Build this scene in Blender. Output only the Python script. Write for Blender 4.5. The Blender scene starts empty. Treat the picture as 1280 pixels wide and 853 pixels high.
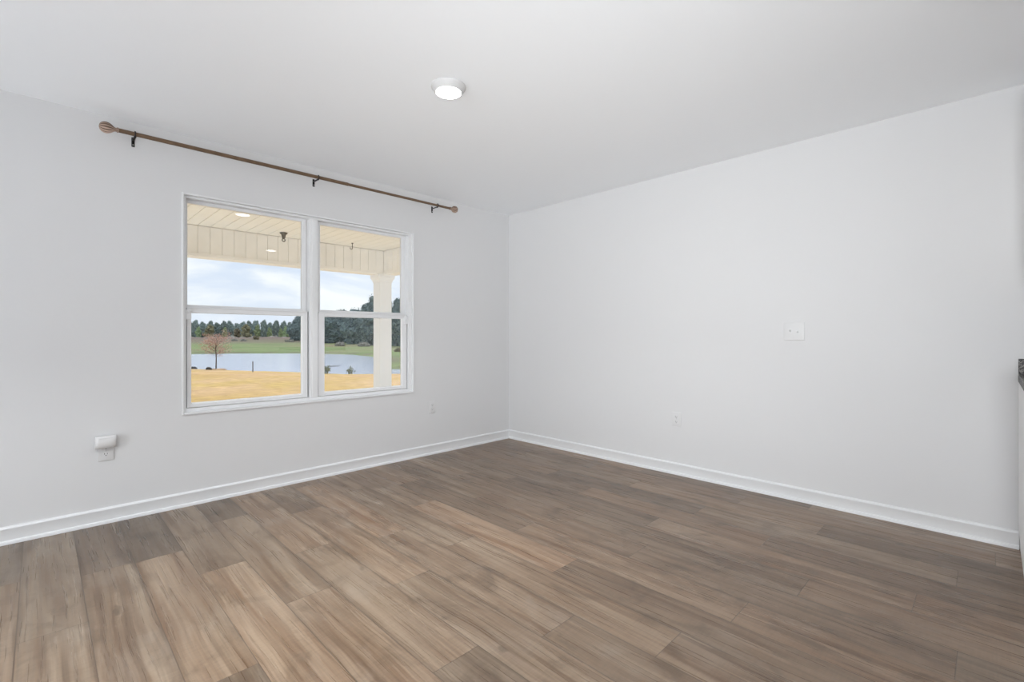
import bpy, bmesh, math, random
from mathutils import Vector, Matrix, noise

# ------------------------------------------------------------------ camera, world, sun, exposure
SC = bpy.context.scene
COL = SC.collection
F_PX = 594.5
YAW = math.atan(599 / 594.5)                      # angle from the view axis to +X
FW = Vector((math.cos(YAW), math.sin(YAW), 0))
RT = Vector((math.sin(YAW), -math.cos(YAW), 0))
CAM = Vector((-3.657, -3.735, 1.121))
cd = bpy.data.cameras.new('camera')
cam = bpy.data.objects.new('camera', cd); COL.objects.link(cam)
cam.location = CAM
cam.rotation_euler = (math.pi / 2, 0, math.atan2(FW.y, FW.x) - math.pi / 2)
cd.sensor_fit = 'HORIZONTAL'; cd.sensor_width = 36
cd.lens = 36 * F_PX / 1280
cd.shift_y = -6.5 / 1280
cd.clip_start = 0.02; cd.clip_end = 3000
SC.camera = cam
SC.view_settings.view_transform = 'Standard'; SC.view_settings.look = 'None'
SC.view_settings.gamma = 1; SC.view_settings.use_curve_mapping = False
SC.view_settings.exposure = 0.0
SC.cycles.max_bounces = 16; SC.cycles.diffuse_bounces = 10; SC.cycles.transparent_max_bounces = 12
SC.cycles.use_denoising = True
SC.cycles.sample_clamp_indirect = 6

FILL_REAR = 62.0    # fill lamp added at the unseen rear window
DOWN1 = 12.0        # downward beam of the ceiling light in view
DOWN = 40.0         # and of the unseen fill light added left of the camera
LAMP_L = 16.0        # ceiling light diffusers
SKY = 1.18
SUN = 4.4

W = bpy.data.worlds.new('sky'); SC.world = W; W.use_nodes = True


class NT:
    """tiny helper to write node trees"""
    def __init__(s, tree): s.t = tree; s.n = tree.nodes; s.l = tree.links
    def add(s, typ, **kw):
        n = s.n.new(typ)
        for k, v in kw.items(): setattr(n, k, v)
        return n
    def put(s, sock, v):
        if isinstance(v, bpy.types.NodeSocket): s.l.new(v, sock)
        elif v is not None:
            if isinstance(v, (tuple, list)) and len(v) == 3 and sock.type == 'RGBA': v = (*v, 1)
            sock.default_value = v
    def math(s, op, a, b=None, c=None, clamp=False):
        n = s.add('ShaderNodeMath', operation=op); n.use_clamp = clamp
        s.put(n.inputs[0], a)
        if b is not None: s.put(n.inputs[1], b)
        if c is not None: s.put(n.inputs[2], c)
        return n.outputs[0]
    def vmath(s, op, a, b=None):
        n = s.add('ShaderNodeVectorMath', operation=op); s.put(n.inputs[0], a)
        if b is not None: s.put(n.inputs[1], b)
        return n.outputs[0]
    def mix(s, f, a, b, mode='MIX'):
        n = s.add('ShaderNodeMix', data_type='RGBA', blend_type=mode)
        s.put(n.inputs[0], f); s.put(n.inputs[6], a); s.put(n.inputs[7], b)
        return n.outputs[2]
    def ramp(s, f, a, b, lo=0.0, hi=1.0):
        n = s.add('ShaderNodeMapRange'); n.interpolation_type = 'SMOOTHSTEP'
        s.put(n.inputs[0], f); n.inputs[1].default_value = a; n.inputs[2].default_value = b
        n.inputs[3].default_value = lo; n.inputs[4].default_value = hi
        return n.outputs[0]
    def noise(s, vec, scale=1, detail=3, rough=.5, dist=0):
        n = s.add('ShaderNodeTexNoise'); s.put(n.inputs['Vector'], vec)
        n.inputs['Scale'].default_value = scale; n.inputs['Detail'].default_value = detail
        n.inputs['Roughness'].default_value = rough; n.inputs['Distortion'].default_value = dist
        return n.outputs[0]


def srgb(r, g, b):
    f = lambda c: (c / 255 / 12.92) if c / 255 <= .04045 else ((c / 255 + .055) / 1.055) ** 2.4
    return (f(r), f(g), f(b))


w = NT(W.node_tree); w.n.clear()
tc = w.add('ShaderNodeTexCoord')
sx = w.add('ShaderNodeSeparateXYZ'); w.put(sx.inputs[0], tc.outputs['Generated'])
elev = w.ramp(sx.outputs[2], 0.0, 0.45)
grad = w.mix(elev, srgb(224, 233, 247), srgb(172, 200, 238))
cl = w.noise(w.vmath('MULTIPLY', tc.outputs['Generated'], (3.0, 3.0, 11.0)), 1.0, 5, .55, .4)
clm = w.ramp(cl, .40, .62)
skyc = w.mix(clm, grad, srgb(247, 250, 253))
low = w.ramp(w.noise(w.vmath('MULTIPLY', tc.outputs['Generated'], (2.2, 2.2, 15.0)), 1.3, 4, .5, .3), .52, .72)
skyc = w.mix(w.math('MULTIPLY', low, .55), skyc, srgb(212, 222, 236))
bg = w.add('ShaderNodeBackground'); w.put(bg.inputs[0], skyc); bg.inputs[1].default_value = SKY
wo = w.add('ShaderNodeOutputWorld'); w.l.new(bg.outputs[0], wo.inputs[0])


def light(name, typ, loc, rot, energy, color=(1, 1, 1), size=None, size_y=None, angle=None):
    d = bpy.data.lights.new(name, typ); d.energy = energy; d.color = color
    if typ == 'AREA':
        d.shape = 'RECTANGLE'; d.size = size; d.size_y = size_y
    if angle is not None: d.angle = angle
    o = bpy.data.objects.new(name, d); COL.objects.link(o)
    o.location = loc; o.rotation_euler = rot
    return o


R = math.radians
# soft sun through the clouds, out over the pond, reaching onto the porch floor
light('sun', 'SUN', (0, 40, 30), (R(-50), 0, R(-25)), SUN, (1, .96, .88), angle=R(40))
# area lamp added just inside the unseen rear window, standing in for daylight
ROOM_X = -7.2; ROOM_Y = -8.4; CEIL = 2.44
DAYC = (.942, .965, .982)
light('rear_fill', 'AREA', (ROOM_X + .035, -3.0, 1.35), (0, R(-90), 0), FILL_REAR, DAYC, 1.5, 2.6)
# soft fill lamps added behind and below the camera, as an assumed flash, aimed at the ceiling corner and the right wall
for aim, e in (((-1.0, -.9, 2.3), 12), ((-.3, -2.2, 1.5), 15)):
    q = (Vector(aim) - Vector((-4.0, -4.1, .95))).to_track_quat('-Z', 'Y').to_euler()
    light('fill_flash', 'AREA', (-4.0, -4.1, .95), q, e, DAYC, .8, .8).data.spread = R(90)


# ------------------------------------------------------------------ materials
def mat(name, color, rough=.5, spec=.5, metal=0, bump=None, var=None):
    m = bpy.data.materials.new(name); m.use_nodes = True
    t = NT(m.node_tree); b = t.n['Principled BSDF']
    b.inputs['Roughness'].default_value = rough; b.inputs['Metallic'].default_value = metal
    b.inputs['Specular IOR Level'].default_value = spec
    g = t.add('ShaderNodeTexCoord').outputs['Object']
    c = (*color, 1)
    if var:                                       # (scale, amount)
        f = t.ramp(t.noise(g, var[0], 4, .6), .3, .7)
        lo = tuple(x * (1 - var[1]) for x in color); hi = tuple(min(1, x * (1 + var[1])) for x in color)
        t.put(b.inputs['Base Color'], t.mix(f, lo, hi))
    else: b.inputs['Base Color'].default_value = c
    if bump:                                      # (scale, strength)
        n = t.add('ShaderNodeBump'); n.inputs['Strength'].default_value = bump[1]; n.inputs['Distance'].default_value = .002
        t.put(n.inputs['Height'], t.noise(g, bump[0], 3, .6)); t.l.new(n.outputs[0], b.inputs['Normal'])
    return m


M = {}
M['wall'] = mat('wall_paint', (.70, .703, .708), .75, .25, bump=(220, .06))
M['ceiling'] = mat('ceiling_paint', (.915, .935, .955), .9, .1, bump=(160, .08))
M['trim'] = mat('white_gloss_trim', (.79, .80, .81), .38, .45, bump=(60, .02))
M['vinyl'] = mat('white_window_vinyl', (.80, .81, .82), .35, .45, bump=(40, .02))
M['bead'] = mat('highlight_white_bead', (.93, .935, .94), .35, .45, bump=(40, .02))  # whiter than the vinyl, to paint highlight lines round the glass
M['shadow_gap'] = mat('grey_gap_shade', (.22, .22, .23), .8, .2, bump=(80, .05))
M['plate'] = mat('white_plate_plastic', (.70, .702, .705), .35, .5, bump=(60, .02))
M['bounce_carpet'] = mat('pale_bounce_carpet', (.86, .86, .87), .95, .05, bump=(300, .4))  # pale so that it reflects light onto the ceiling
M['device'] = mat('white_device_plastic', (.73, .73, .73), .4, .5, bump=(60, .02))
M['ring'] = mat('satin_white_lamp_ring', (.60, .60, .60), .5, .4, bump=(60, .02))
M['slot'] = mat('dark_socket_slot', (.06, .06, .06), .6, .3, bump=(50, .02))
M['rod'] = mat('bronze_rod', srgb(116, 94, 74), .42, .5, .35, bump=(90, .05), var=(30, .15))
M['bracket'] = mat('black_bracket', (.012, .012, .012), .4, .5, .3, bump=(80, .05))
M['screw'] = mat('steel_screw', (.6, .6, .6), .3, .5, 1, bump=(80, .03))
M['cream'] = mat('cream_porch_paint', (.90, .87, .81), .6, .3, bump=(40, .04), var=(6, .02))
M['beam'] = mat('ivory_beam_boards', (.90, .885, .865), .6, .3, bump=(40, .04), var=(5, .03))
M['column'] = mat('white_column_paint', (.86, .87, .885), .5, .35, bump=(40, .04))
M['concrete'] = mat('pale_concrete', (.66, .63, .58), .85, .2, bump=(30, .3), var=(3, .08))
M['bronze'] = mat('dark_bronze_metal', (.10, .085, .06), .4, .5, .6, bump=(80, .05))
M['cabinet'] = mat('white_cabinet_paint', (.84, .84, .84), .4, .4, bump=(50, .02))
M['trunk'] = mat('grey_brown_bark', srgb(98, 86, 76), .9, .1, bump=(12, .5), var=(5, .25))
M['rock'] = mat('dark_rock', srgb(86, 82, 78), .9, .2, bump=(6, .6), var=(4, .3))
M['stake'] = mat('grey_stake_wood', srgb(110, 104, 104), .8, .2, bump=(30, .3))
M['mulch'] = mat('brown_mulch', srgb(168, 136, 104), .95, .1, bump=(20, .6), var=(6, .25))
M['mud'] = mat('dark_mud', srgb(120, 122, 126), .9, .1, bump=(8, .5), var=(3, .2))


def foliage(name, a, b, scale=1.2):
    m = bpy.data.materials.new(name); m.use_nodes = True
    t = NT(m.node_tree); p = t.n['Principled BSDF']; p.inputs['Roughness'].default_value = .9
    p.inputs['Specular IOR Level'].default_value = .08
    g = t.add('ShaderNodeTexCoord').outputs['Object']
    inf = t.add('ShaderNodeObjectInfo').outputs['Random']
    f = t.ramp(t.noise(g, scale, 5, .65), .32, .68)
    c = t.mix(f, srgb(*a), srgb(*b))
    hv = t.add('ShaderNodeHueSaturation'); t.put(hv.inputs['Color'], c)
    t.put(hv.inputs['Value'], t.math('MULTIPLY_ADD', inf, .3, .85))
    t.put(hv.inputs['Hue'], t.math('MULTIPLY_ADD', inf, .03, .485))
    t.l.new(hv.outputs[0], p.inputs['Base Color'])
    return m


M['leaf_dark'] = foliage('dark_tree_leaves', (104, 118, 118), (166, 176, 164))  # leaf colours lightened and greyed to paint in distance haze
M['leaf_oak'] = foliage('oak_tree_leaves', (88, 102, 108), (148, 162, 156), 2)  # oak leaves paled by painted haze as well
M['leaf_pale'] = foliage('pale_tree_leaves', (128, 146, 108), (178, 190, 142))
M['leaf_brown'] = foliage('brown_tree_leaves', (122, 120, 96), (160, 148, 116))
M['brush'] = foliage('grey_brush', (156, 152, 142), (206, 200, 188), 2)
M['sapling_leaf'] = foliage('rust_sapling_leaves', (200, 164, 142), (232, 204, 184), 3)
M['reed'] = foliage('grey_green_reed', (108, 120, 104), (160, 164, 136), 5)


def glass_mat():
    m = bpy.data.materials.new('clear_window_glass'); m.use_nodes = True
    t = NT(m.node_tree); t.n.clear()
    fr = t.add('ShaderNodeFresnel'); fr.inputs[0].default_value = 1.5
    tr = t.add('ShaderNodeBsdfTransparent'); tr.inputs[0].default_value = (.97, .98, .975, 1)
    gl = t.add('ShaderNodeBsdfGlossy'); gl.inputs['Roughness'].default_value = .0
    wv = t.add('ShaderNodeTexCoord').outputs['Object']
    bp = t.add('ShaderNodeBump'); bp.inputs['Strength'].default_value = .02; bp.inputs['Distance'].default_value = .001
    t.put(bp.inputs['Height'], t.noise(wv, 2, 1)); t.l.new(bp.outputs[0], gl.inputs['Normal'])
    mx = t.add('ShaderNodeMixShader'); t.l.new(fr.outputs[0], mx.inputs[0])
    t.l.new(tr.outputs[0], mx.inputs[1]); t.l.new(gl.outputs[0], mx.inputs[2])
    o = t.add('ShaderNodeOutputMaterial'); t.l.new(mx.outputs[0], o.inputs[0])
    return m


M['glass'] = glass_mat()


def emit_mat(name, col, s):
    m = bpy.data.materials.new(name); m.use_nodes = True
    t = NT(m.node_tree); b = t.n['Principled BSDF']
    b.inputs['Base Color'].default_value = (.9, .9, .9, 1)
    b.inputs['Emission Color'].default_value = (*col, 1); b.inputs['Emission Strength'].default_value = s
    return m


M['diffuser'] = emit_mat('glowing_diffuser', (1, .985, .96), LAMP_L)


def floor_mat():
    m = bpy.data.materials.new('vinyl_plank_wood'); m.use_nodes = True
    t = NT(m.node_tree); b = t.n['Principled BSDF']
    b.inputs['Specular IOR Level'].default_value = .58
    pos = t.add('ShaderNodeTexCoord').outputs['Object']
    at = t.add('ShaderNodeAttribute'); at.attribute_name = 'plank'
    sep = t.add('ShaderNodeSeparateColor'); t.put(sep.inputs[0], at.outputs['Color'])
    tone, hue, off = sep.outputs[0], sep.outputs[1], sep.outputs[2]
    cb = t.add('ShaderNodeCombineXYZ'); t.put(cb.inputs[2], t.math('MULTIPLY', off, 41.0))
    p = t.vmath('ADD', pos, cb.outputs[0])
    warp = t.noise(t.vmath('MULTIPLY', p, (4, 1.2, 1)), 1, 2, .5)
    cw = t.add('ShaderNodeCombineXYZ'); t.put(cw.inputs[0], t.math('MULTIPLY_ADD', warp, .05, -.025))
    pw = t.vmath('ADD', p, cw.outputs[0])
    broad = t.ramp(t.noise(t.vmath('MULTIPLY', pw, (15, 1.1, 1)), 1, 3, .55), .32, .68)
    streak = t.ramp(t.noise(t.vmath('MULTIPLY', pw, (44, 1.3, 1)), 1, 3, .55), .34, .66)
    dark = t.ramp(t.noise(t.vmath('MULTIPLY', pw, (22, 1.1, 1)), 1, 2, .5), .54, .74)
    fine = t.ramp(t.noise(t.vmath('MULTIPLY', pw, (130, 2.4, 1)), 1, 2, .5), .32, .68)
    blot = t.ramp(t.noise(t.vmath('MULTIPLY', p, (7.0, 4.2, 1)), 1, 5, .62, .5), .50, .70)
    light_ = t.ramp(t.noise(t.vmath('MULTIPLY', p, (5.0, 2.6, 1)), 1, 4, .6, .3), .52, .70)
    saw = t.noise(t.vmath('MULTIPLY', p, (14, 120, 1)), 1, 2, .5)
    knot = t.ramp(t.noise(t.vmath('MULTIPLY', p, (12, 7, 1)), 1, 2, .5), .70, .78)
    c = t.mix(broad, srgb(122, 97, 75), srgb(165, 144, 122))
    c = t.mix(t.math('MULTIPLY', streak, .40), c, srgb(178, 158, 134))
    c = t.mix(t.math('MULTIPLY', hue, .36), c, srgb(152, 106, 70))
    c = t.mix(t.math('MULTIPLY', light_, .24), c, srgb(184, 171, 156))
    c = t.mix(t.math('MULTIPLY', dark, .46), c, srgb(100, 74, 52))
    c = t.mix(t.math('MULTIPLY', blot, .50), c, srgb(96, 76, 57))
    c = t.mix(t.math('MULTIPLY', knot, .45), c, srgb(68, 51, 38))
    k = t.math('ADD', t.math('MULTIPLY_ADD', fine, .20, .90), t.math('MULTIPLY_ADD', saw, .26, -.13))
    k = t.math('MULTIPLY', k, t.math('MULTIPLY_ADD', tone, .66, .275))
    cc = t.add('ShaderNodeCombineColor')
    for i in range(3): t.put(cc.inputs[i], k)
    c = t.mix(1.0, c, cc.outputs[0], 'MULTIPLY')
    uv = t.add('ShaderNodeUVMap'); uv.uv_map = 'plank_uv'
    su = t.add('ShaderNodeSeparateXYZ'); t.put(su.inputs[0], uv.outputs[0])
    du = t.math('MULTIPLY', t.math('MINIMUM', su.outputs[0], t.math('SUBTRACT', 1.0, su.outputs[0])), PW)
    dv = t.math('MULTIPLY', t.math('MINIMUM', su.outputs[1], t.math('SUBTRACT', 1.0, su.outputs[1])), PL)
    seam = t.ramp(t.math('MINIMUM', du, dv), .0006, .0026, 1, 0)
    edge = t.ramp(du, .004, .022, 1, 0)                     # darkened bevel print along the long edges
    c = t.mix(t.math('MULTIPLY', edge, t.math('MULTIPLY', t.math('MULTIPLY', streak, .35), 1)), c, srgb(70, 55, 42))
    c = t.mix(t.math('MULTIPLY', seam, .60), c, srgb(60, 48, 38))
    t.put(b.inputs['Base Color'], c)
    t.put(b.inputs['Roughness'], t.math('MULTIPLY_ADD', fine, .12, .27))
    bp = t.add('ShaderNodeBump'); bp.inputs['Strength'].default_value = .16; bp.inputs['Distance'].default_value = .0015
    h = t.math('SUBTRACT', t.math('MULTIPLY_ADD', streak, .4, t.math('MULTIPLY', fine, .6)), seam)
    t.put(bp.inputs['Height'], h); t.l.new(bp.outputs[0], b.inputs['Normal'])
    return m


PW, PL = .198, 1.21
M['floor'] = floor_mat()


def granite_mat():
    m = bpy.data.materials.new('speckled_granite'); m.use_nodes = True
    t = NT(m.node_tree); b = t.n['Principled BSDF']; b.inputs['Roughness'].default_value = .42; b.inputs['Specular IOR Level'].default_value = .3
    g = t.add('ShaderNodeTexCoord').outputs['Object']
    v = t.add('ShaderNodeTexVoronoi'); v.inputs['Scale'].default_value = 130; t.put(v.inputs['Vector'], g)
    f = t.ramp(t.noise(g, 130, 3, .7), .50, .68)
    c = t.mix(f, srgb(52, 50, 50), srgb(176, 174, 170))
    sp = t.add('ShaderNodeSeparateColor'); t.put(sp.inputs[0], v.outputs['Color'])
    c = t.mix(t.ramp(sp.outputs[0], .66, .7), c, srgb(120, 116, 112))
    c = t.mix(t.ramp(sp.outputs[1], .78, .8), c, srgb(28, 28, 30))
    t.put(b.inputs['Base Color'], c)
    return m


M['granite'] = granite_mat()


def ground_mat(name, cols, scale, band=None):
    m = bpy.data.materials.new(name); m.use_nodes = True
    t = NT(m.node_tree); b = t.n['Principled BSDF']; b.inputs['Roughness'].default_value = .95
    b.inputs['Specular IOR Level'].default_value = .05
    g = t.add('ShaderNodeTexCoord').outputs['Object']
    f = t.ramp(t.noise(g, scale, 5, .6), .35, .65)
    c = t.mix(f, srgb(*cols[0]), srgb(*cols[1]))
    f2 = t.ramp(t.noise(g, scale * .22, 4, .6, .5), .45, .7)
    c = t.mix(f2, c, srgb(*cols[2]))
    f3 = t.noise(g, scale * 9, 3, .7)
    k = t.math('MULTIPLY_ADD', f3, .9, .55)
    cc = t.add('ShaderNodeCombineColor')
    for i in range(3): t.put(cc.inputs[i], k)
    c = t.mix(1, c, cc.outputs[0], 'MULTIPLY')
    if band:                                   # bare earth showing where the bank stands high or at the waterline
        at = t.add('ShaderNodeAttribute'); at.attribute_name = 'bare'
        c = t.mix(at.outputs['Fac'], c, srgb(*band))
    t.put(b.inputs['Base Color'], c)
    bp = t.add('ShaderNodeBump'); bp.inputs['Strength'].default_value = .5; bp.inputs['Distance'].default_value = .05
    t.put(bp.inputs['Height'], f3); t.l.new(bp.outputs[0], b.inputs['Normal'])
    return m


M['lawn'] = ground_mat('dry_golden_grass', [(186, 158, 98), (196, 164, 126), (176, 142, 104)], .35, (176, 156, 124))
M['bank'] = ground_mat('green_bank_grass', [(104, 122, 80), (122, 134, 92), (130, 120, 98)], .12, (112, 98, 92))


def water_mat():
    m = bpy.data.materials.new('pond_water'); m.use_nodes = True
    t = NT(m.node_tree); b = t.n['Principled BSDF']
    b.inputs['Base Color'].default_value = (*srgb(172, 180, 200), 1); b.inputs['Roughness'].default_value = .12
    b.inputs['Specular IOR Level'].default_value = .6
    g = t.add('ShaderNodeTexCoord').outputs['Object']
    bp = t.add('ShaderNodeBump'); bp.inputs['Strength'].default_value = .9; bp.inputs['Distance'].default_value = .09
    t.put(bp.inputs['Height'], t.noise(t.vmath('MULTIPLY', g, (1.4, 1.4, 1)), 1, 4, .6)); t.l.new(bp.outputs[0], b.inputs['Normal'])
    return m


M['water'] = water_mat()


# ------------------------------------------------------------------ mesh helpers
class MB:
    def __init__(s): s.bm = bmesh.new()
    def box(s, x0, x1, y0, y1, z0, z1, bev=0, seg=2):
        g = bmesh.ops.create_cube(s.bm, size=1)['verts']
        for v in g:
            v.co = Vector(((x0 + x1) / 2 + v.co.x * (x1 - x0), (y0 + y1) / 2 + v.co.y * (y1 - y0), (z0 + z1) / 2 + v.co.z * (z1 - z0)))
        if bev:
            es = list({e for v in g for e in v.link_edges})
            bmesh.ops.bevel(s.bm, geom=es, offset=bev, segments=seg, affect='EDGES', profile=.5)
        return s
    def tube(s, pts, rads, n=12, cap=True):
        """swept tube through the points, one radius per point"""
        rings = []
        for i, p in enumerate(pts):
            p = Vector(p)
            a = Vector(pts[max(0, i - 1)]); c = Vector(pts[min(len(pts) - 1, i + 1)])
            d = (c - a).normalized()
            u = d.orthogonal().normalized() if i == 0 else (u - d * u.dot(d)).normalized()
            v = d.cross(u)
            r = rads[i] if isinstance(rads, (list, tuple)) else rads
            rings.append([s.bm.verts.new(p + (u * math.cos(2 * math.pi * k / n) + v * math.sin(2 * math.pi * k / n)) * r) for k in range(n)])
        for a, b in zip(rings, rings[1:]):
            for k in range(n): s.bm.faces.new((a[k], a[(k + 1) % n], b[(k + 1) % n], b[k]))
        if cap:
            s.bm.faces.new(rings[0][::-1]); s.bm.faces.new(rings[-1])
        return s
    def lathe(s, prof, o, axis='Z', n=32, flute=None):
        """revolve (radius, height) pairs about an axis through o; flute=(count, depth, lo, hi) ribs the outline"""
        o = Vector(o); rings = []
        for r, h in prof:
            ring = []
            for k in range(n):
                a = 2 * math.pi * k / n; rr = r
                if flute and flute[2] <= h <= flute[3]: rr = r * (1 - flute[1] * abs(math.sin(a * flute[0] / 2)) ** .6 + flute[1] * .5)
                x, y = rr * math.cos(a), rr * math.sin(a)
                v = {'Z': (x, y, h), 'X': (h, x, y), 'Y': (x, h, y)}[axis]
                ring.append(s.bm.verts.new(o + Vector(v)))
            rings.append(ring)
        for a, b in zip(rings, rings[1:]):
            for k in range(n): s.bm.faces.new((a[k], a[(k + 1) % n], b[(k + 1) % n], b[k]))
        s.bm.faces.new(rings[0][::-1]); s.bm.faces.new(rings[-1])
        return s
    def torus(s, c, r, t, axis='Y', n=24, m=8):
        c = Vector(c); rings = []
        for i in range(n):
            a = 2 * math.pi * i / n; ring = []
            for j in range(m):
                b = 2 * math.pi * j / m; q = r + t * math.cos(b)
                p = (q * math.cos(a), q * math.sin(a), t * math.sin(b))
                p = {'Z': p, 'Y': (p[0], p[2], p[1]), 'X': (p[2], p[0], p[1])}[axis]
                ring.append(s.bm.verts.new(c + Vector(p)))
            rings.append(ring)
        for i in range(n):
            a, b = rings[i], rings[(i + 1) % n]
            for j in range(m): s.bm.faces.new((a[j], a[(j + 1) % m], b[(j + 1) % m], b[j]))
        return s
    def extrude(s, prof, p0, p1, inward, mitre0=0, mitre1=0):
        """wall moulding: (out, up) profile swept from p0 to p1; `inward` points off the wall; mitre adds length per unit out"""
        p0 = Vector(p0); p1 = Vector(p1); d = (p1 - p0).normalized(); nin = Vector(inward)
        A = [s.bm.verts.new(p0 + nin * a + Vector((0, 0, b)) + d * (mitre0 * a)) for a, b in prof]
        B = [s.bm.verts.new(p1 + nin * a + Vector((0, 0, b)) - d * (mitre1 * a)) for a, b in prof]
        n = len(prof)
        for i in range(n): s.bm.faces.new((A[i], A[(i + 1) % n], B[(i + 1) % n], B[i]))
        s.bm.faces.new(A[::-1]); s.bm.faces.new(B)
        return s
    def blob(s, c, r, sub=2, amp=.3, freq=1.2, seed=0, sq=(1, 1, 1)):
        g = bmesh.ops.create_icosphere(s.bm, subdivisions=sub, radius=1)['verts']
        c = Vector(c); so = Vector((seed * 7.31, seed * 3.7, seed * 1.9))
        for v in g:
            k = 1 + amp * noise.noise(v.co * freq + so) + amp * .7 * noise.noise(v.co * freq * 3.1 + so)
            v.co = c + Vector((v.co.x * sq[0], v.co.y * sq[1], v.co.z * sq[2])) * (r * k)
        return s
    def leaf(s, c, size, rng):
        c = Vector(c)
        u = Vector((rng.uniform(-1, 1), rng.uniform(-1, 1), rng.uniform(-1, 1))).normalized()
        v = u.orthogonal().normalized(); a = rng.uniform(0, 6.28)
        v = v * math.cos(a) + u.cross(v) * math.sin(a)
        w_ = u.cross(v) * .12
        vs = [s.bm.verts.new(c + q * size) for q in (-u, v * .5 + w_, u, -v * .5 + w_)]
        s.bm.faces.new(vs[:3]); s.bm.faces.new((vs[0], vs[2], vs[3]))
        return s
    def build(s, name, m, parent=None, smooth=False, origin=None):
        bmesh.ops.recalc_face_normals(s.bm, faces=s.bm.faces[:])
        me = bpy.data.meshes.new(name)
        if parent is not None and origin is None: origin = parent.location if parent.parent is None else parent.location + parent.parent.location
        if origin is not None: s.bm.transform(Matrix.Translation(-Vector(origin)))
        s.bm.to_mesh(me); s.bm.free()
        if smooth:
            for p in me.polygons: p.use_smooth = True
            try: me.set_sharp_from_angle(angle=R(40))
            except Exception: pass
        o = bpy.data.objects.new(name, me); COL.objects.link(o)
        if m is not None: me.materials.append(m)
        if parent is not None: o.parent = parent
        elif origin is not None: o.location = Vector(origin)
        return o


def tag(o, label=None, cat=None, group=None, kind=None):
    for k, v in (('label', label), ('category', cat), ('group', group), ('kind', kind)):
        if v: o[k] = v
    return o


def empty(name, loc, label=None, cat=None, group=None, kind=None):
    o = bpy.data.objects.new(name, None); COL.objects.link(o); o.location = loc
    o.empty_display_size = .1
    return tag(o, label, cat, group, kind)


def struct(o): o['kind'] = 'structure'; return o


def copy_tree(o, parent=None):
    c = o.copy(); COL.objects.link(c)
    if parent is not None: c.parent = parent
    for ch in list(o.children): copy_tree(ch, c)
    return c


# ------------------------------------------------------------------ room shell
WX0, WX1, WZ0, WZ1 = -2.999, -1.223, .612, 2.062         # window opening in the left wall
WT = .15
b = MB(); b.box(ROOM_X - WT, WX0, 0, WT, -.15, CEIL + .1); b.box(WX1, .15, 0, WT, -.15, CEIL + .1)
b.box(WX0, WX1, 0, WT, -.15, WZ0); b.box(WX0, WX1, 0, WT, WZ1, CEIL + .1)
struct(b.build('wall_left', M['wall']))
b = MB(); b.box(0, .15, ROOM_Y - WT, 0, -.15, CEIL + .1)
struct(b.build('wall_right', M['wall']))


def wall_hole(name, along, fixed, a0, a1, h0, h1, z0, z1):
    b = MB()
    def bx(p, q, zz0, zz1):
        if along == 'y': b.box(fixed - WT, fixed, p, q, zz0, zz1)
        else: b.box(p, q, fixed - WT, fixed, zz0, zz1)
    bx(a0, h0, -.15, CEIL + .1); bx(h1, a1, -.15, CEIL + .1); bx(h0, h1, -.15, z0); bx(h0, h1, z1, CEIL + .1)
    return struct(b.build(name, M['wall']))


wall_hole('wall_rear', 'y', ROOM_X, ROOM_Y - WT, 0, -4.3, -1.7, .6, 2.1)
wall_hole('wall_front', 'x', ROOM_Y, ROOM_X, 0, -4.7, -2.1, .6, 2.1)
b = MB(); b.box(ROOM_X - WT, .15, ROOM_Y - WT, WT, CEIL, CEIL + .12)
struct(b.build('ceiling', M['ceiling']))

# floor: vinyl planks 198 mm x 1.21 m running away from the kitchen towards the window wall
JOINT = {-1: -.615, 0: -1.242, 1: -.745, 2: -.760, 3: -1.118, 4: -.449, 5: -1.219, 6: -.634, 7: -1.348, 8: -1.70, 9: -1.063,
         10: -1.807, 11: -1.231, 12: -1.936, 13: -1.087, 14: -1.66, 15: -1.205, 16: -.62, 17: -1.330, 18: -1.69}
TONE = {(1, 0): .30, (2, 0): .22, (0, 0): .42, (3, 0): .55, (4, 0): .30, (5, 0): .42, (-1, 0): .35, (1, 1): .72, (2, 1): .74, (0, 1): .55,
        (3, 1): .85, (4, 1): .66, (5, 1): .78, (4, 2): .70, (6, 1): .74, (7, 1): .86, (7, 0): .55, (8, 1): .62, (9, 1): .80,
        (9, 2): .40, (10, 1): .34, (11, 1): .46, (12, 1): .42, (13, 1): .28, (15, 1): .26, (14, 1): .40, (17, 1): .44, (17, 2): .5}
rng = random.Random(5)
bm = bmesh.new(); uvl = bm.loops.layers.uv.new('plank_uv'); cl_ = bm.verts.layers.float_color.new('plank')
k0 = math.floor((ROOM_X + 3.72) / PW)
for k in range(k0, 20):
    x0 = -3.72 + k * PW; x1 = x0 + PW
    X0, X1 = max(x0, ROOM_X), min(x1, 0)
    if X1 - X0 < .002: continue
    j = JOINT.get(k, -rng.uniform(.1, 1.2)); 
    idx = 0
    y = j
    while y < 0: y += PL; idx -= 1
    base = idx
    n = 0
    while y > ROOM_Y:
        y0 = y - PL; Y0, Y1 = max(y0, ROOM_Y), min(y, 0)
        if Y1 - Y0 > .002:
            tone = TONE.get((k, n), rng.uniform(.34, .72)) * (.84 if k < 2 else 1); col = (tone, min(1, max(0, rng.uniform(-.25, .45) + .035 * k)), rng.random(), 1)  # leftmost planks dimmed and hue warmed rightward, putting the light's balance into colour
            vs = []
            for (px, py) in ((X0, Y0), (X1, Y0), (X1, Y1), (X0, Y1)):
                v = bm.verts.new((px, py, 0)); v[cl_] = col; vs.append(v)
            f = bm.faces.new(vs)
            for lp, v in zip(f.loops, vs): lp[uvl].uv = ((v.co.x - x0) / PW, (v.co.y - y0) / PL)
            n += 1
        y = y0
me = bpy.data.meshes.new('floor'); bm.to_mesh(me); bm.free(); me.materials.append(M['floor'])
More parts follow.
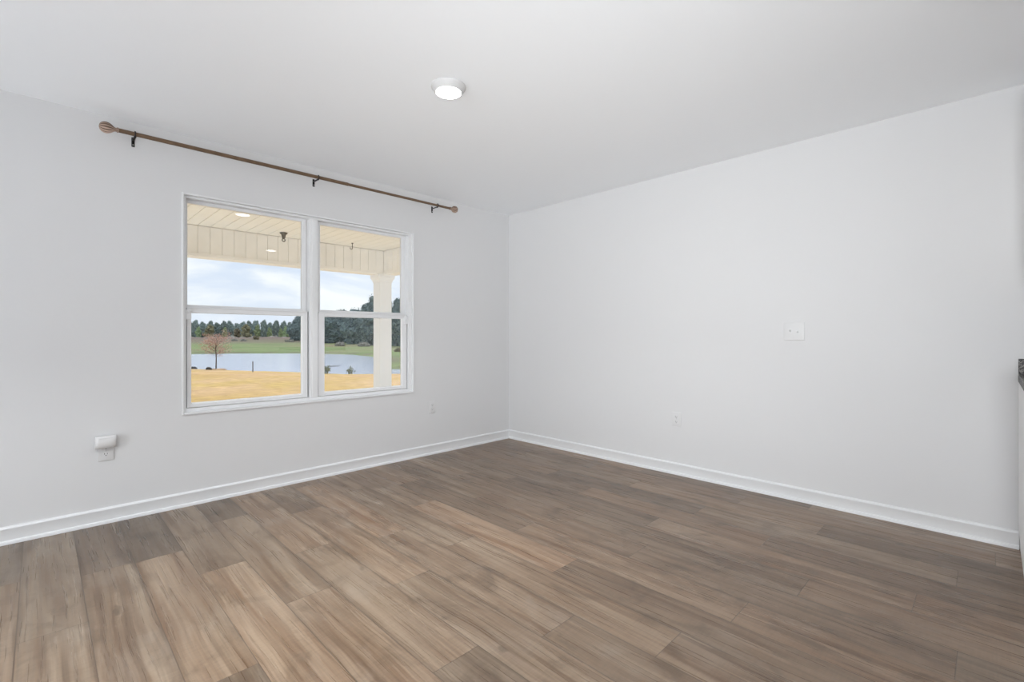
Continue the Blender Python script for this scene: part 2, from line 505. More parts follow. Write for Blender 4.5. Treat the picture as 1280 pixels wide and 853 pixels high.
fo = bpy.data.objects.new('floor', me); COL.objects.link(fo); struct(fo)
b = MB(); b.box(ROOM_X, -4.3, ROOM_Y, 0, .0005, .009)
struct(b.build('bounce_carpet', M['bounce_carpet']))                  # unseen pale floor covering, added to bounce light up to the ceiling
b = MB(); b.box(ROOM_X - WT, .15, ROOM_Y - WT, WT, -.2, -.004)
struct(b.build('floor_slab', M['concrete']))

# baseboards with a shoe moulding
BP = [(0, .0), (.022, 0), (.022, .009), (.019, .017), (.0125, .0205), (.0125, .076), (.0145, .079), (.0145, .084), (.010, .091), (.004, .094), (0, .094)]
KY = -3.838                                           # where the kitchen cabinets begin
b = MB(); b.extrude(BP, (ROOM_X, 0, 0), (0, 0, 0), (0, -1, 0), 1, 1); struct(b.build('baseboard_left', M['trim'], smooth=True))
b = MB(); b.extrude(BP, (0, 0, 0), (0, KY, 0), (-1, 0, 0), 1, 0); struct(b.build('baseboard_right', M['trim'], smooth=True))
b = MB(); b.extrude(BP, (ROOM_X, ROOM_Y, 0), (ROOM_X, 0, 0), (1, 0, 0), 1, 1); struct(b.build('baseboard_rear', M['trim'], smooth=True))
b = MB(); b.extrude(BP, (0, ROOM_Y, 0), (ROOM_X, ROOM_Y, 0), (0, 1, 0), 1, 1); struct(b.build('baseboard_front', M['trim'], smooth=True))


# ------------------------------------------------------------------ windows
def rect_ring(b, x0, x1, z0, z1, l, r, bo, t, y0, y1, bev=.003):
    b.box(x0, x0 + l, y0, y1, z0, z1, bev); b.box(x1 - r, x1, y0, y1, z0, z1, bev)
    b.box(x0 + l - .001, x1 - r + .001, y0, y1, z0, z0 + bo, bev); b.box(x0 + l - .001, x1 - r + .001, y0, y1, z1 - t, z1, bev)


win = empty('window_1', ((WX0 + WX1) / 2, .05, WZ0), 'white twin double hung window in the left wall looking out to the pond', 'window', kind='structure')
MX0, MX1 = -2.163, -2.098                               # centre mullion
JL, JR = .022, .045
fr = MB()
# flange lip against the drywall, then the jamb frame
rect_ring(fr, WX0, WX1, WZ0 - .012, WZ1, .012, .014, .014, .011, -.012, .02)
rect_ring(fr, WX0 + .012, WX1 - .014, WZ0 + .002, WZ1 - .011, .016, .034, .024, .016, .012, .10)
rect_ring(fr, WX0 + .028, WX1 - .048, WZ0 + .026, WZ1 - .024, .006, .008, .005, .006, .066, .10)
fr.build('window_frame', M['vinyl'], win)
mu = MB(); mu.box(MX0, MX1, .010, .10, WZ0 + .026, WZ1 - .027, .003); mu.box(MX0 + .018, MX1 - .018, .006, .012, WZ0 + .026, WZ1 - .027, .001)
mu.build('mullion', M['vinyl'], win)
ZM = 1.300                                              # meeting rail
for (sx0, sx1, ll, lr, ul, ur) in ((WX0 + .029, MX0 - .003, .030, .046, .012, .034), (MX1 + .003, WX1 - .049, .058, .052, .034, .036)):
    lo = MB(); rect_ring(lo, sx0 + .006, sx1 - .006, WZ0 + .030, ZM + .012, ll - .008, lr - .008, .021, .036, .028, .058)
    lo.box(sx0 + .01, sx1 - .01, .022, .030, ZM + .004, ZM + .012, .002)                        # lift lip of the top rail
    ls = lo.build('lower_sash', M['vinyl'], win)
    g = MB(); g.box(sx0 + ll - .008, sx1 - lr + .008, .044, .048, WZ0 + .05, ZM - .02); g.build('glass_pane', M['glass'], ls)
    bd = MB(); rect_ring(bd, sx0 + ll - .004, sx1 - lr + .004, WZ0 + .049, ZM - .022, .006, .009, .011, .004, .034, .056, .004); bd.build('glazing_bead', M['bead'], ls)
    up = MB(); rect_ring(up, sx0 + .003, sx1 - .003, ZM - .006, WZ1 - .022, ul, ur, .036, .026, .064, .092)
    us = up.build('upper_sash', M['vinyl'], win)
    g = MB(); g.box(sx0 + ul - .004, sx1 - ur + .004, .077, .081, ZM + .022, WZ1 - .05); g.build('glass_pane', M['glass'], us)
    # dark strips coloured as the shadow gaps beside the lower sash, tilt latches at its top corners, the sash lock
    gp = MB(); gp.box(sx0 - .001, sx0 + .0055, .040, .05, WZ0 + .03, ZM + .008); gp.box(sx1 - .0055, sx1 + .001, .040, .05, WZ0 + .03, ZM + .008)
    gp.build('gap_shade_strip', M['shadow_gap'], win)
for xa, xb in ((WX0 + .027, WX0 + .058), (WX1 - .080, WX1 - .049)):
    t_ = MB(); t_.box(xa, xb, .014, .03, ZM - .072, ZM - .004, .004); t_.box(xa + .006, xb - .006, .010, .016, ZM - .03, ZM - .012, .002)
    t_.build('tilt_latch', M['vinyl'], win)


def plain_window(name, cx, cy, alongx, label):
    """unseen double window, added to the two walls behind the camera to let light in"""
    e = empty(name, (cx, cy, .6), label, 'window', kind='structure')
    hw = 1.3
    def bx(b, a0, a1, d0, d1, z0, z1, bev=.003):
        if alongx: b.box(cx + a0, cx + a1, cy + d0, cy + d1, z0, z1, bev)
        else: b.box(cx + d0, cx + d1, cy + a0, cy + a1, z0, z1, bev)
    b = MB()
    for a0, a1, z0, z1 in ((-hw, -hw + .04, .6, 2.1), (hw - .04, hw, .6, 2.1), (-hw + .04, hw - .04, .6, .64), (-hw + .04, hw - .04, 2.06, 2.1)):
        bx(b, a0, a1, -.05, .03, z0, z1)
    b.build('window_frame', M['vinyl'], e)
    b = MB(); bx(b, -.035, .035, -.045, .025, .64, 2.06); bx(b, -hw + .04, -.035, -.035, .01, 1.33, 1.37); bx(b, .035, hw - .04, -.035, .01, 1.33, 1.37)
    b.build('mullion', M['vinyl'], e)
    return e


plain_window('added_window_2', ROOM_X, -3.0, False, 'unseen white twin window added in the rear wall to light the room')  # this window and the next are added for their light
plain_window('added_window_3', -3.4, ROOM_Y, True, 'unseen white twin window added in the front wall to light the room')


# ------------------------------------------------------------------ ceiling lights
def ceiling_light(x, y, label):
    e = empty('ceiling_light', (x, y, CEIL), label, 'ceiling light', 'round white ceiling lights')
    b = MB(); b.lathe([(.086, 0), (.0905, -.001), (.0905, -.008), (.088, -.013), (.078, -.024), (.0705, -.034), (.068, -.036), (.0655, -.034), (.0655, -.030), (.03, -.030)], (x, y, CEIL), n=64)
    b.build('trim_ring', M['ring'], e, True)
    b = MB(); b.lathe([(.0652, -.0305), (.0652, -.034), (.060, -.0365), (.045, -.0385), (.02, -.0395), (.004, -.0397)], (x, y, CEIL), n=48)
    b.build('diffuser', M['diffuser'], e, True)
    return e


def beam(x, y, energy):
    d = light('downlight', 'AREA', (x, y, CEIL - .045), (0, 0, 0), energy, DAYC, .12, .12); d.data.shape = 'DISK'; d.data.spread = R(120)


ceiling_light(-2.125, -1.715, 'round white ceiling light glowing in front of the window'); beam(-2.125, -1.715, DOWN1)
ceiling_light(-1.18, -3.76, 'round white ceiling light over the kitchen end of the room')
ceiling_light(-4.4, -2.4, 'unseen round white ceiling light added left of the camera as fill'); beam(-4.4, -2.4, DOWN)  # added out of view, placed where its beam fills the room
ceiling_light(-4.6, -5.6, 'unseen round white ceiling light added behind the camera as fill')  # extra fill light added out of view

# ------------------------------------------------------------------ curtain rod
RY, RZ = -.09, 2.340
rod = empty('curtain_rod', (-2.1, RY, RZ), 'long bronze curtain rod with ribbed finials mounted above the window', 'curtain rod')
b = MB(); b.tube([(-3.325, RY, RZ), (-1.905, RY, RZ)], .0125, 24); b.tube([(-1.912, RY, RZ), (-1.900, RY, RZ)], .0136, 24)
b.build('outer_pole', M['rod'], rod, True)
b = MB(); b.tube([(-1.905, RY, RZ), (-.872, RY, RZ)], .0106, 24); b.build('inner_pole', M['rod'], rod, True)


def finial_mat():
    m = bpy.data.materials.new('striped_wood_resin'); m.use_nodes = True
    t = NT(m.node_tree); p = t.n['Principled BSDF']; p.inputs['Roughness'].default_value = .45
    g = t.add('ShaderNodeTexCoord').outputs['Object']
    s_ = t.add('ShaderNodeSeparateXYZ'); t.put(s_.inputs[0], g)
    a = t.math('ARCTAN2', s_.outputs[1], s_.outputs[2])
    f = t.ramp(t.math('SINE', t.math('MULTIPLY', a, 12.0)), -.5, .6)
    c = t.mix(f, srgb(104, 82, 66), srgb(188, 164, 148))
    t.put(p.inputs['Base Color'], c)
    return m


M['finial'] = finial_mat()


def finial(x, sgn, s):
    """ribbed bulb finial; the bulb is fluted along its length"""
    prof = [(.0135, 0), (.0165, .002), (.0165, .008), (.012, .011), (.0125, .02), (.018, .028), (.026, .038), (.032, .050), (.0345, .062), (.033, .074), (.027, .086), (.017, .094), (.006, .0975)]
    prof = [(r * s, h * s * sgn) for r, h in prof]
    lo, hi = sorted((.022 * s * sgn, .096 * s * sgn))
    b = MB(); b.lathe(prof, (x, RY, RZ), 'X', 72, (12, .09, lo, hi))
    o = b.build('finial', M['finial'], None, True, origin=(x + sgn * .05, RY, RZ))
    o.location = Vector(o.location) - rod.location; o.parent = rod
    return o


finial(-3.325, -1, .92); finial(-.876, 1, .92)
for x in (-3.249, -2.138, -1.020):
    b = MB()
    b.box(x - .008, x + .008, -.004, 0, RZ - .052, RZ + .006, .001)                     # wall plate
    b.box(x - .006, x + .006, RY + .006, -.003, RZ - .017, RZ - .012, .001)             # arm
    b.torus((x, RY, RZ), .0152, .0034, 'X', 24, 8)                                      # ring around the pole
    b.box(x - .006, x + .006, RY - .002, RY + .010, RZ - .020, RZ - .012, .001)
    br = b.build('bracket', M['bracket'], rod, True); br['label'] = 'black bracket'
    b = MB(); b.lathe([(.0035, 0), (.0035, -.0012), (.002, -.0022)], (x, -.004, RZ - .040), 'Y', 12)
    s_ = b.build('screw', M['screw'], br, True, origin=rod.location)


# ------------------------------------------------------------------ outlets, switch, plug-in
def outlet(name, label, place, group=None):
    """duplex outlet built facing -Y at the origin, then placed"""
    e = empty(name, (0, 0, 0), label, 'outlet', group)
    b = MB(); b.box(-.0385, .0385, -.006, 0, -.0585, .0585, .0035, 3); b.build('cover_plate', M['plate'], e, True)
    for dz in (-.0195, .0195):
        b = MB()
        ring = [(.0165 * math.copysign(min(1, abs(math.cos(a)) * 1.25), math.cos(a)), .0145 * math.sin(a)) for a in [i * math.pi / 16 for i in range(32)]]
        A = [b.bm.verts.new((x, -.0055, z + dz)) for x, z in ring]; B = [b.bm.verts.new((x, -.0088, z + dz)) for x, z in ring]
        for i in range(32): b.bm.faces.new((A[i], A[(i + 1) % 32], B[(i + 1) % 32], B[i]))
        b.bm.faces.new(B)
        so = b.build('socket', M['plate'], e)
        s = MB(); s.box(-.0078, -.0052, -.0092, -.0086, dz - .001, dz + .008); s.box(.0052, .0074, -.0092, -.0086, dz, dz + .007)
        s.lathe([(.0026, -.0086), (.0026, -.0092)], (0, 0, dz - .0065), 'Y', 12)
        s.build('slots', M['slot'], so)
    b = MB(); b.lathe([(.0032, -.006), (.0030, -.0072), (.0015, -.0078)], (0, 0, 0), 'Y', 14); b.build('screw', M['screw'], e, True)
    place(e); return e


def at_left(x, z):
    def f(e): e.location = (x, -.0002, z)
    return f


def at_right(y, z):
    def f(e): e.location = (-.0002, y, z); e.rotation_euler = (0, 0, R(-90))
    return f


outlet('wall_outlet', 'white duplex wall outlet at far left, holding the plug-in device', at_left(-3.377, .432))
outlet('wall_outlet', 'white duplex wall outlet on the window wall, to the right below the window', at_left(-1.019, .445))
outlet('wall_outlet', 'white duplex wall outlet low on the right wall, below and left of the light switch', at_right(-1.943, .445))

sw = empty('light_switch', (-.0002, -2.787, 1.152), 'white two gang toggle light switch on the right wall', 'light switch')
b = MB(); b.box(-.063, .063, -.0065, 0, -.0615, .0615, .0038, 3); cp = b.build('cover_plate', M['plate'], sw, True, origin=(0, 0, 0))
for dx, up in ((-.023, 1), (.023, -1)):
    b = MB(); b.box(dx - .0052, dx + .0052, -.0075, -.006, -.012, .012, .0006)
    q = b.build('toggle_slot', M['plate'], sw, origin=(0, 0, 0))
    b = MB(); b.box(-.0038, .0038, -.017, 0, -.0042, .0042, .0012)
    b.bm.transform(Matrix.Translation((dx, -.006, 0)) @ Matrix.Rotation(R(-28 * up), 4, 'X'))
    b.build('toggle', M['plate'], sw, origin=(0, 0, 0))
    for dz in (-.030, .030):
        b = MB(); b.lathe([(.0030, -.0065), (.0028, -.0075), (.0014, -.008)], (dx, 0, dz), 'Y', 12); b.build('screw', M['plate'], sw, True, origin=(0, 0, 0))
sw.rotation_euler = (0, 0, R(-90))

# rounded plug-in device filling the upper socket
pd = empty('plug_in_device', (-3.380, -.010, .49), 'small rounded white plug-in device plugged into the upper socket at far left', 'plug-in device')
b = MB()
prof = [(-.0095, .525), (-.030, .528), (-.044, .524), (-.052, .512), (-.053, .492), (-.049, .470), (-.040, .457), (-.026, .452), (-.0095, .451)]
NS = 13; rings = []
for i in range(NS):
    u = -1 + 2 * i / (NS - 1); x = -3.380 + .0475 * u
    k = (1 - abs(u) ** 5) ** .5 * .22 + .78
    rings.append([b.bm.verts.new((x, -.0095 + (y + .0095) * k, .489 + (z - .489) * (.9 + .1 * k))) for y, z in prof])
for a, c in zip(rings, rings[1:]):
    for j in range(len(prof) - 1): b.bm.faces.new((a[j], a[j + 1], c[j + 1], c[j]))
    b.bm.faces.new((a[-1], a[0], c[0], c[-1]))
b.bm.faces.new(rings[0][::-1]); b.bm.faces.new(rings[-1])
b.build('body', M['device'], pd, True)
b = MB(); b.box(-3.412, -3.348, -.0525, -.047, .5125, .5165, .001); b.build('seam', M['plate'], pd)

# ------------------------------------------------------------------ kitchen end at the right edge of the frame
cab = empty('base_cabinet', (-.3, -4.45, 0), 'white kitchen base cabinet at the right edge under the granite counter', 'cabinet')
CX = -.60
b = MB(); b.box(CX, -.002, KY - 1.2, KY - .002, .10, .877, .002); b.box(CX + .07, -.002, KY - 1.2, KY - .004, 0, .101, .001)
b.box(CX, -.02, KY - .002, KY + .002, .10, .877, .001)
b.build('body', M['cabinet'], cab)
for j in range(2):
    y1 = KY - .03 - j * .585; y0 = y1 - .57
    b = MB(); b.box(CX - .018, CX - .001, y0, y1, .12, .70, .002)
    b.box(CX - .024, CX - .018, y0, y0 + .06, .12, .70, .001); b.box(CX - .024, CX - .018, y1 - .06, y1, .12, .70, .001)
    b.box(CX - .024, CX - .018, y0 + .06, y1 - .06, .12, .18, .001); b.box(CX - .024, CX - .018, y0 + .06, y1 - .06, .64, .70, .001)
    d = b.build('door', M['cabinet'], cab)
    b = MB(); b.box(CX - .022, CX - .001, y0, y1, .72, .86, .003); b.build('drawer', M['cabinet'], cab)
ct = empty('granite_countertop', (-.3, -4.45, .877), 'speckled grey granite countertop with backsplash at the right edge', 'countertop')
b = MB(); b.box(-.645, 0, KY - 1.22, KY + .003, .877, .915, .004); b.build('slab', M['granite'], ct)
b = MB(); b.box(-.022, -.0002, KY - 1.22, KY + .002, .915, 1.0, .002); b.build('backsplash', M['granite'], ct)
uc = empty('wall_cabinet', (-.16, -4.45, 1.37), 'white kitchen wall cabinet hung beyond the right edge', 'cabinet')
b = MB(); b.box(-.31, -.0005, KY - 1.2, KY - .03, 1.37, 2.28, .002); b.build('body', M['cabinet'], uc)
for j in range(2):
    y1 = KY - .03 - j * .585; y0 = y1 - .57
    b = MB(); b.box(-.328, -.311, y0, y1, 1.39, 2.26, .002)
    b.box(-.334, -.328, y0, y0 + .06, 1.39, 2.26, .001); b.box(-.334, -.328, y1 - .06, y1, 1.39, 2.26, .001)
    b.box(-.334, -.328, y0 + .06, y1 - .06, 1.39, 1.45, .001); b.box(-.334, -.328, y0 + .06, y1 - .06, 2.20, 2.26, .001)
    b.build('door', M['cabinet'], uc)

# ------------------------------------------------------------------ porch outside the window
PY, PZ, BZ = 2.92, 2.44, 2.070          # inner face of the beam, porch ceiling, underside of the beam
SX = .135                               # inner face of the side beam
GR = .1295
b = MB(); x = SX
while x > -7.4:
    b.box(x - GR + .0025, x - .0025, WT, PY, PZ, PZ + .02, .002, 1); x -= GR
b.box(-7.5, SX + .22, WT, PY + .2, PZ + .022, PZ + .06)
struct(b.build('porch_ceiling', M['cream']))
b = MB(); x = SX
while x > -7.4:                          # narrow upright boards of the beam, one per ceiling board
    b.box(x - GR + .0025, x - .0025, PY, PY + .015, BZ + .035, PZ - .006, .002, 1); x -= GR
b.box(-7.5, SX + .20, PY + .012, PY + .21, BZ, PZ + .06)
b.box(-7.5, SX, PY - .012, PY + .014, BZ - .004, BZ + .036, .004)
y = PY
while y > .3:
    b.box(SX, SX + .015, y - GR + .0025, y - .0025, BZ + .035, PZ - .006, .002, 1); y -= GR
b.box(SX + .012, SX + .20, WT, PY + .012, BZ, PZ + .06)
b.box(SX - .012, SX + .014, WT, PY + .014, BZ - .004, BZ + .036, .004)
struct(b.build('porch_beam', M['beam']))
b = MB(); b.box(-7.5, .55, WT, 3.35, -.28, -.12)
struct(b.build('porch_slab', M['concrete']))
b = MB(); b.box(.15, .17, ROOM_Y, WT, -.2, 2.6); b.box(-9, .17, WT, WT + .012, -.2, WZ0 - .03); b.box(-9, WX0 - .03, WT, WT + .012, WZ0 - .03, 2.5)
b.box(WX1 + .03, .17, WT, WT + .012, WZ0 - .03, 2.5); b.box(WX0 - .03, WX1 + .03, WT, WT + .012, WZ1 + .03, 2.5)
struct(b.build('trim_1', M['beam']))
b = MB(); b.box(-9, .9, ROOM_Y - .4, 3.5, 2.56, 2.70)
struct(b.build('roof_deck', M['concrete']))

cx, cy, hw = .174, 3.021, .101
col = empty('porch_column', (cx, cy, -.12), 'square white porch column seen through the right window sash', 'column')
def sq_lathe(b, prof, n=4):
    rings = [[b.bm.verts.new((cx + sx_ * r, cy + sy_ * r, h)) for sx_, sy_ in ((-1, -1), (1, -1), (1, 1), (-1, 1))] for r, h in prof]
    for a, c in zip(rings, rings[1:]):
        for k in range(4): b.bm.faces.new((a[k], a[(k + 1) % 4], c[(k + 1) % 4], c[k]))
    b.bm.faces.new(rings[0][::-1]); b.bm.faces.new(rings[-1])
b = MB(); sq_lathe(b, [(hw, .1), (hw, 1.99)]); b.build('shaft', M['column'], col)
b = MB(); sq_lathe(b, [(hw + .003, 1.955), (hw + .010, 1.96), (hw + .010, 1.975), (hw + .014, 1.99), (hw + .028, 2.01), (hw + .036, 2.022), (hw + .036, BZ + .002)]); b.build('capital', M['column'], col)
b = MB(); sq_lathe(b, [(hw + .03, -.12), (hw + .03, .06), (hw + .02, .09), (hw + .004, .11)]); b.build('base', M['column'], col)

fx, fy = -1.445, 2.64
hk = empty('ceiling_hanger', (fx, fy, PZ), 'dark bronze hanger with a ring on the porch ceiling, seen through the left upper sash', 'hanger')
b = MB(); b.lathe([(.044, 0), (.048, -.005), (.043, -.014), (.028, -.024), (.024, -.040), (.020, -.062), (.014, -.074), (.008, -.077)], (fx, fy, PZ), n=32); b.build('canopy', M['bronze'], hk, True)
b = MB(); b.torus((fx, fy, PZ - .094), .018, .006, 'Y', 24, 8); b.build('ring', M['bronze'], hk, True)
hx, hy = -.506, 2.66
h2 = empty('ceiling_hook', (hx, hy, PZ), 'thin dark hook on the porch ceiling, seen through the right upper sash', 'hook')
b = MB(); b.lathe([(.016, 0), (.014, -.006), (.006, -.010)], (hx, hy, PZ), n=20); b.build('base', M['bronze'], h2, True)
b = MB(); b.tube([(hx, hy, PZ - .008), (hx, hy, PZ - .075)] + [(hx - .016 + .016 * math.cos(a), hy, PZ - .075 - .016 * math.sin(a)) for a in (.5, 1.1, 1.7, 2.4, 3.1, 3.6)], .005, 10); b.build('shank', M['bronze'], h2, True)

# ------------------------------------------------------------------ grounds: lawn, pond, far bank
NEAR = [(-60, 84), (-30, 72), (-8, 60), (2, 53), (6.5, 49.3), (9.6, 42.6), (12.13, 37.9), (13.1, 35.3), (15.1, 30.4), (16.06, 29.0), (19, 26.5), (24, 25.5), (30, 24.5), (44, 22)]
FAR = [(46, 29), (34, 33.5), (26, 33.0), (21.2, 34.2), (19.9, 35.6), (20.4, 38.5), (23.7, 43.8), (28.5, 53), (31.8, 61.6), (33.1, 71), (31.3, 77.8), (29.1, 82.6), (21.5, 90.1), (14.8, 92.6), (4, 97), (-10, 108), (-32, 124), (-62, 140)]
POLY = [Vector(p) for p in NEAR + FAR]
NE = len(NEAR)


def seg_d(p, a, b):
    ab = b - a; t = max(0, min(1, (p - a).dot(ab) / ab.length_squared)); return (p - a - ab * t).length


def inside(p):
    c = False; n = len(POLY)
    for i in range(n):
        a, b = POLY[i], POLY[(i + 1) % n]
        if (a.y > p.y) != (b.y > p.y) and p.x < (b.x - a.x) * (p.y - a.y) / (b.y - a.y) + a.x: c = not c
    return c


def shore(p):
    n = len(POLY); dn = df = 1e9
    for i in range(n):
        d = seg_d(p, POLY[i], POLY[(i + 1) % n])
        if i < NE - 1: dn = min(dn, d)
        elif i >= NE and i < n - 1: df = min(df, d)
    return dn, df


WATER = -2.0
AX = Vector((.426, .905)).normalized()             # outward over the pond
AY = Vector((AX.y, -AX.x))
O2 = Vector((-2.1, .3))


def hgt(p):
    dn, df = shore(p); ins = inside(p); near = dn < df
    if ins: return WATER - min(.5, min(dn, df) * .12), near, 0.
    n1 = noise.noise(Vector((p.x * .08, p.y * .08, 0)))
    if near:
        u = max(0, min(1, dn / 24)); u = u * u * (3 - 2 * u)
        z = WATER + min(dn, 1) * .10 + 1.72 * u
        return min(z, -.30) + n1 * .03 * min(1, dn / 6), near, max(0, 1 - dn / 1.2)
    z = WATER + min(df, 1.2) * .22 + max(0, df - 1.2) * .0062
    u = (p - O2).dot(AX)
    ber = math.exp(-((u - 232 - n1 * 6) / 14) ** 2)
    z += ber * (1.3 + .5 * n1)
    bare = max(max(0, 1 - abs(df - .9) / .8) * .8, min(1, ber * 1.3), .75 * max(0, min(1, (u - 150) / 40)))
    return z, near, bare


us = [-1 + i * 1.5 for i in range(70)] + [104 + i * 4 for i in range(24)] + [200 + i * 6 for i in range(22)] + [332 + 40 * i for i in range(14)]
vs_ = [-260, -180, -120, -90] + [-70 + 2.0 * i for i in range(70)] + [70, 84, 100, 130, 170, 240, 340]
grid = {}
for i, u in enumerate(us):
    for j, v in enumerate(vs_):
        p = O2 + AX * u + AY * v
        grid[i, j] = (p, *hgt(p))


def terrain(name, near_flag, m):
    bm = bmesh.new(); lay = bm.verts.layers.float.new('bare'); vm = {}
    for i in range(len(us) - 1):
        for j in range(len(vs_) - 1):
            c = [(i, j), (i + 1, j), (i + 1, j + 1), (i, j + 1)]
            fl = sum(1 for q in c if grid[q][2]) >= 2
            if fl != near_flag: continue
            if any(grid[q][0].y < 3.0 and -9.2 < grid[q][0].x < .4 for q in c): continue
            f = []
            for q in c:
                if q not in vm:
                    p, z, nr, ba = grid[q]; v = bm.verts.new((p.x, p.y, z)); v[lay] = ba; vm[q] = v
                f.append(vm[q])
            bm.faces.new(f)
    bmesh.ops.recalc_face_normals(bm, faces=bm.faces[:])
    me = bpy.data.meshes.new(name); bm.to_mesh(me); bm.free()
    for p in me.polygons: p.use_smooth = True
    me.materials.append(m)
    o = bpy.data.objects.new(name, me); COL.objects.link(o); return struct(o)


terrain('lawn', True, M['lawn']); terrain('far_bank', False, M['bank'])
bm = bmesh.new(); cen = Vector((10, 62))
f = bm.faces.new([bm.verts.new((p.x, p.y, WATER)) for p in POLY]); bmesh.ops.triangulate(bm, faces=[f])
me = bpy.data.meshes.new('pond'); bm.to_mesh(me); bm.free(); me.materials.append(M['water'])
po = bpy.data.objects.new('pond', me); COL.objects.link(po)
if me.polygons[0].normal.z < 0: me.flip_normals()
tag(po, 'calm blue grey pond between the golden lawn and the green bank', 'pond', kind='structure')


def ground_z(x, y): return hgt(Vector((x, y)))[0]


def from_px(px, dist):
    """spot on the grounds seen at image column px, at the given distance"""
    p = CAM + (FW + RT * ((px - 640) / F_PX)) * dist
    return p.x, p.y


# sapling on the near shore
tx, ty = from_px(270, 43.6); tz = ground_z(tx, ty)
sp = empty('sapling', (tx, ty, tz), 'young leaf-shedding sapling with rust pink leaves on the near shore', 'tree')
rng = random.Random(3)
b = MB(); b.tube([(tx, ty, tz - .1), (tx + .02, ty, tz + 1.0), (tx - .02, ty, tz + 2.0), (tx + .02, ty, tz + 2.9)], [.055, .045, .035, .012], 8); b.build('trunk', M['trunk'], sp, True)
br = MB(); lf = MB()
for i in range(30):
    h = tz + 1.15 + 1.7 * i / 30; a = i * 2.4; L = (1.5 - .6 * (i / 30)) * rng.uniform(.7, 1.1)
    p0 = Vector((tx, ty, h)); d = Vector((math.cos(a), math.sin(a), rng.uniform(.35, .8)))
    p1 = p0 + d * L * .55; p2 = p0 + d * L * .95 + Vector((0, 0, -.12))
    br.tube([p0, p1, p2], [.016, .010, .005], 5)
    for k in range(64):
        t = rng.uniform(.3, 1.12); q = p0 + d * L * t + Vector((rng.gauss(0, .13), rng.gauss(0, .13), rng.gauss(0, .11)))
        lf.leaf(q, rng.uniform(.04, .065), rng)
br.build('branches', M['trunk'], sp); lf.build('leaves', M['sapling_leaf'], sp)
b = MB(); b.lathe([(.85, -.06), (.85, .0), (.6, .05), (.1, .07)], (tx, ty, tz + .02), n=24)
for v in b.bm.verts: v.co.z += .03 * noise.noise(v.co * 2)
struct(b.build('mulch_bed', M['mulch'], None, True, origin=(tx, ty, tz)))


def rock(px, d, r, label):
    x, y = from_px(px, d); z = ground_z(x, y)
    b = MB(); b.blob((x, y, z + r * .35), r, 3, .35, 1.3, px, (1.3, 1, .75))
    return tag(b.build('rock', M['rock'], None, True, origin=(x, y, z)), label, 'rock')


rock(261, 42.9, .19, 'small dark rock on the shore left of the sapling')
rock(242, 45.2, .22, 'dark rock on the shore at the left edge of the window view')
sx_, sy_ = from_px(316, 38.8); sz = ground_z(sx_, sy_)
b = MB(); b.box(sx_ - .03, sx_ + .03, sy_ - .03, sy_ + .03, sz - .1, sz + .84, .006)
b.box(sx_ - .036, sx_ + .036, sy_ - .036, sy_ + .036, sz + .78, sz + .86, .006)
tag(b.build('marker_stake', M['stake'], origin=(sx_, sy_, sz)), 'slim grey marker stake standing at the pond edge', 'stake')


def clump(px, d, h, sp_, n, seed, label):
    x, y = from_px(px, d); z = ground_z(x, y); rng = random.Random(seed)
    e = empty('shore_plant', (x, y, z), label, 'plant')
    s = MB(); l = MB()
    for i in range(n):
        a = rng.uniform(0, 6.28); q = sp_ * rng.uniform(.2, 1); hh = h * rng.uniform(.6, 1)
        p0 = Vector((x + .1 * math.cos(a), y + .1 * math.sin(a), z - .03)); p1 = Vector((x + q * math.cos(a), y + q * math.sin(a), z + hh))
        s.tube([p0, (p0 + p1) / 2 + Vector((0, 0, .1 * h)), p1], [.014, .010, .004], 5)
        for k in range(7): l.leaf(p0.lerp(p1, rng.uniform(.4, 1.05)) + Vector((rng.gauss(0, .06), rng.gauss(0, .06), rng.gauss(0, .05))), rng.uniform(.05, .09), rng)
    s.build('stems', M['reed'], e); l.build('leaves', M['reed'], e)


clump(408, 38.4, .62, .5, 22, 1, 'loose grey green shore plant at the left of the right window')
clump(437.5, 37.6, .55, .28, 14, 2, 'small upright shore plant in the middle of the right window')
mx_, my_ = from_px(416, 48.5)
b = MB(); b.blob((mx_, my_, WATER - .02), 1, 3, .3, 1.5, 4, (.85, .5, .10))
tag(b.build('mud_bar', M['mud'], None, True, origin=(mx_, my_, WATER)), 'low dark mud bar breaking the pond surface', 'mud bar')

# trees -------------------------------------------------------------------------------------------


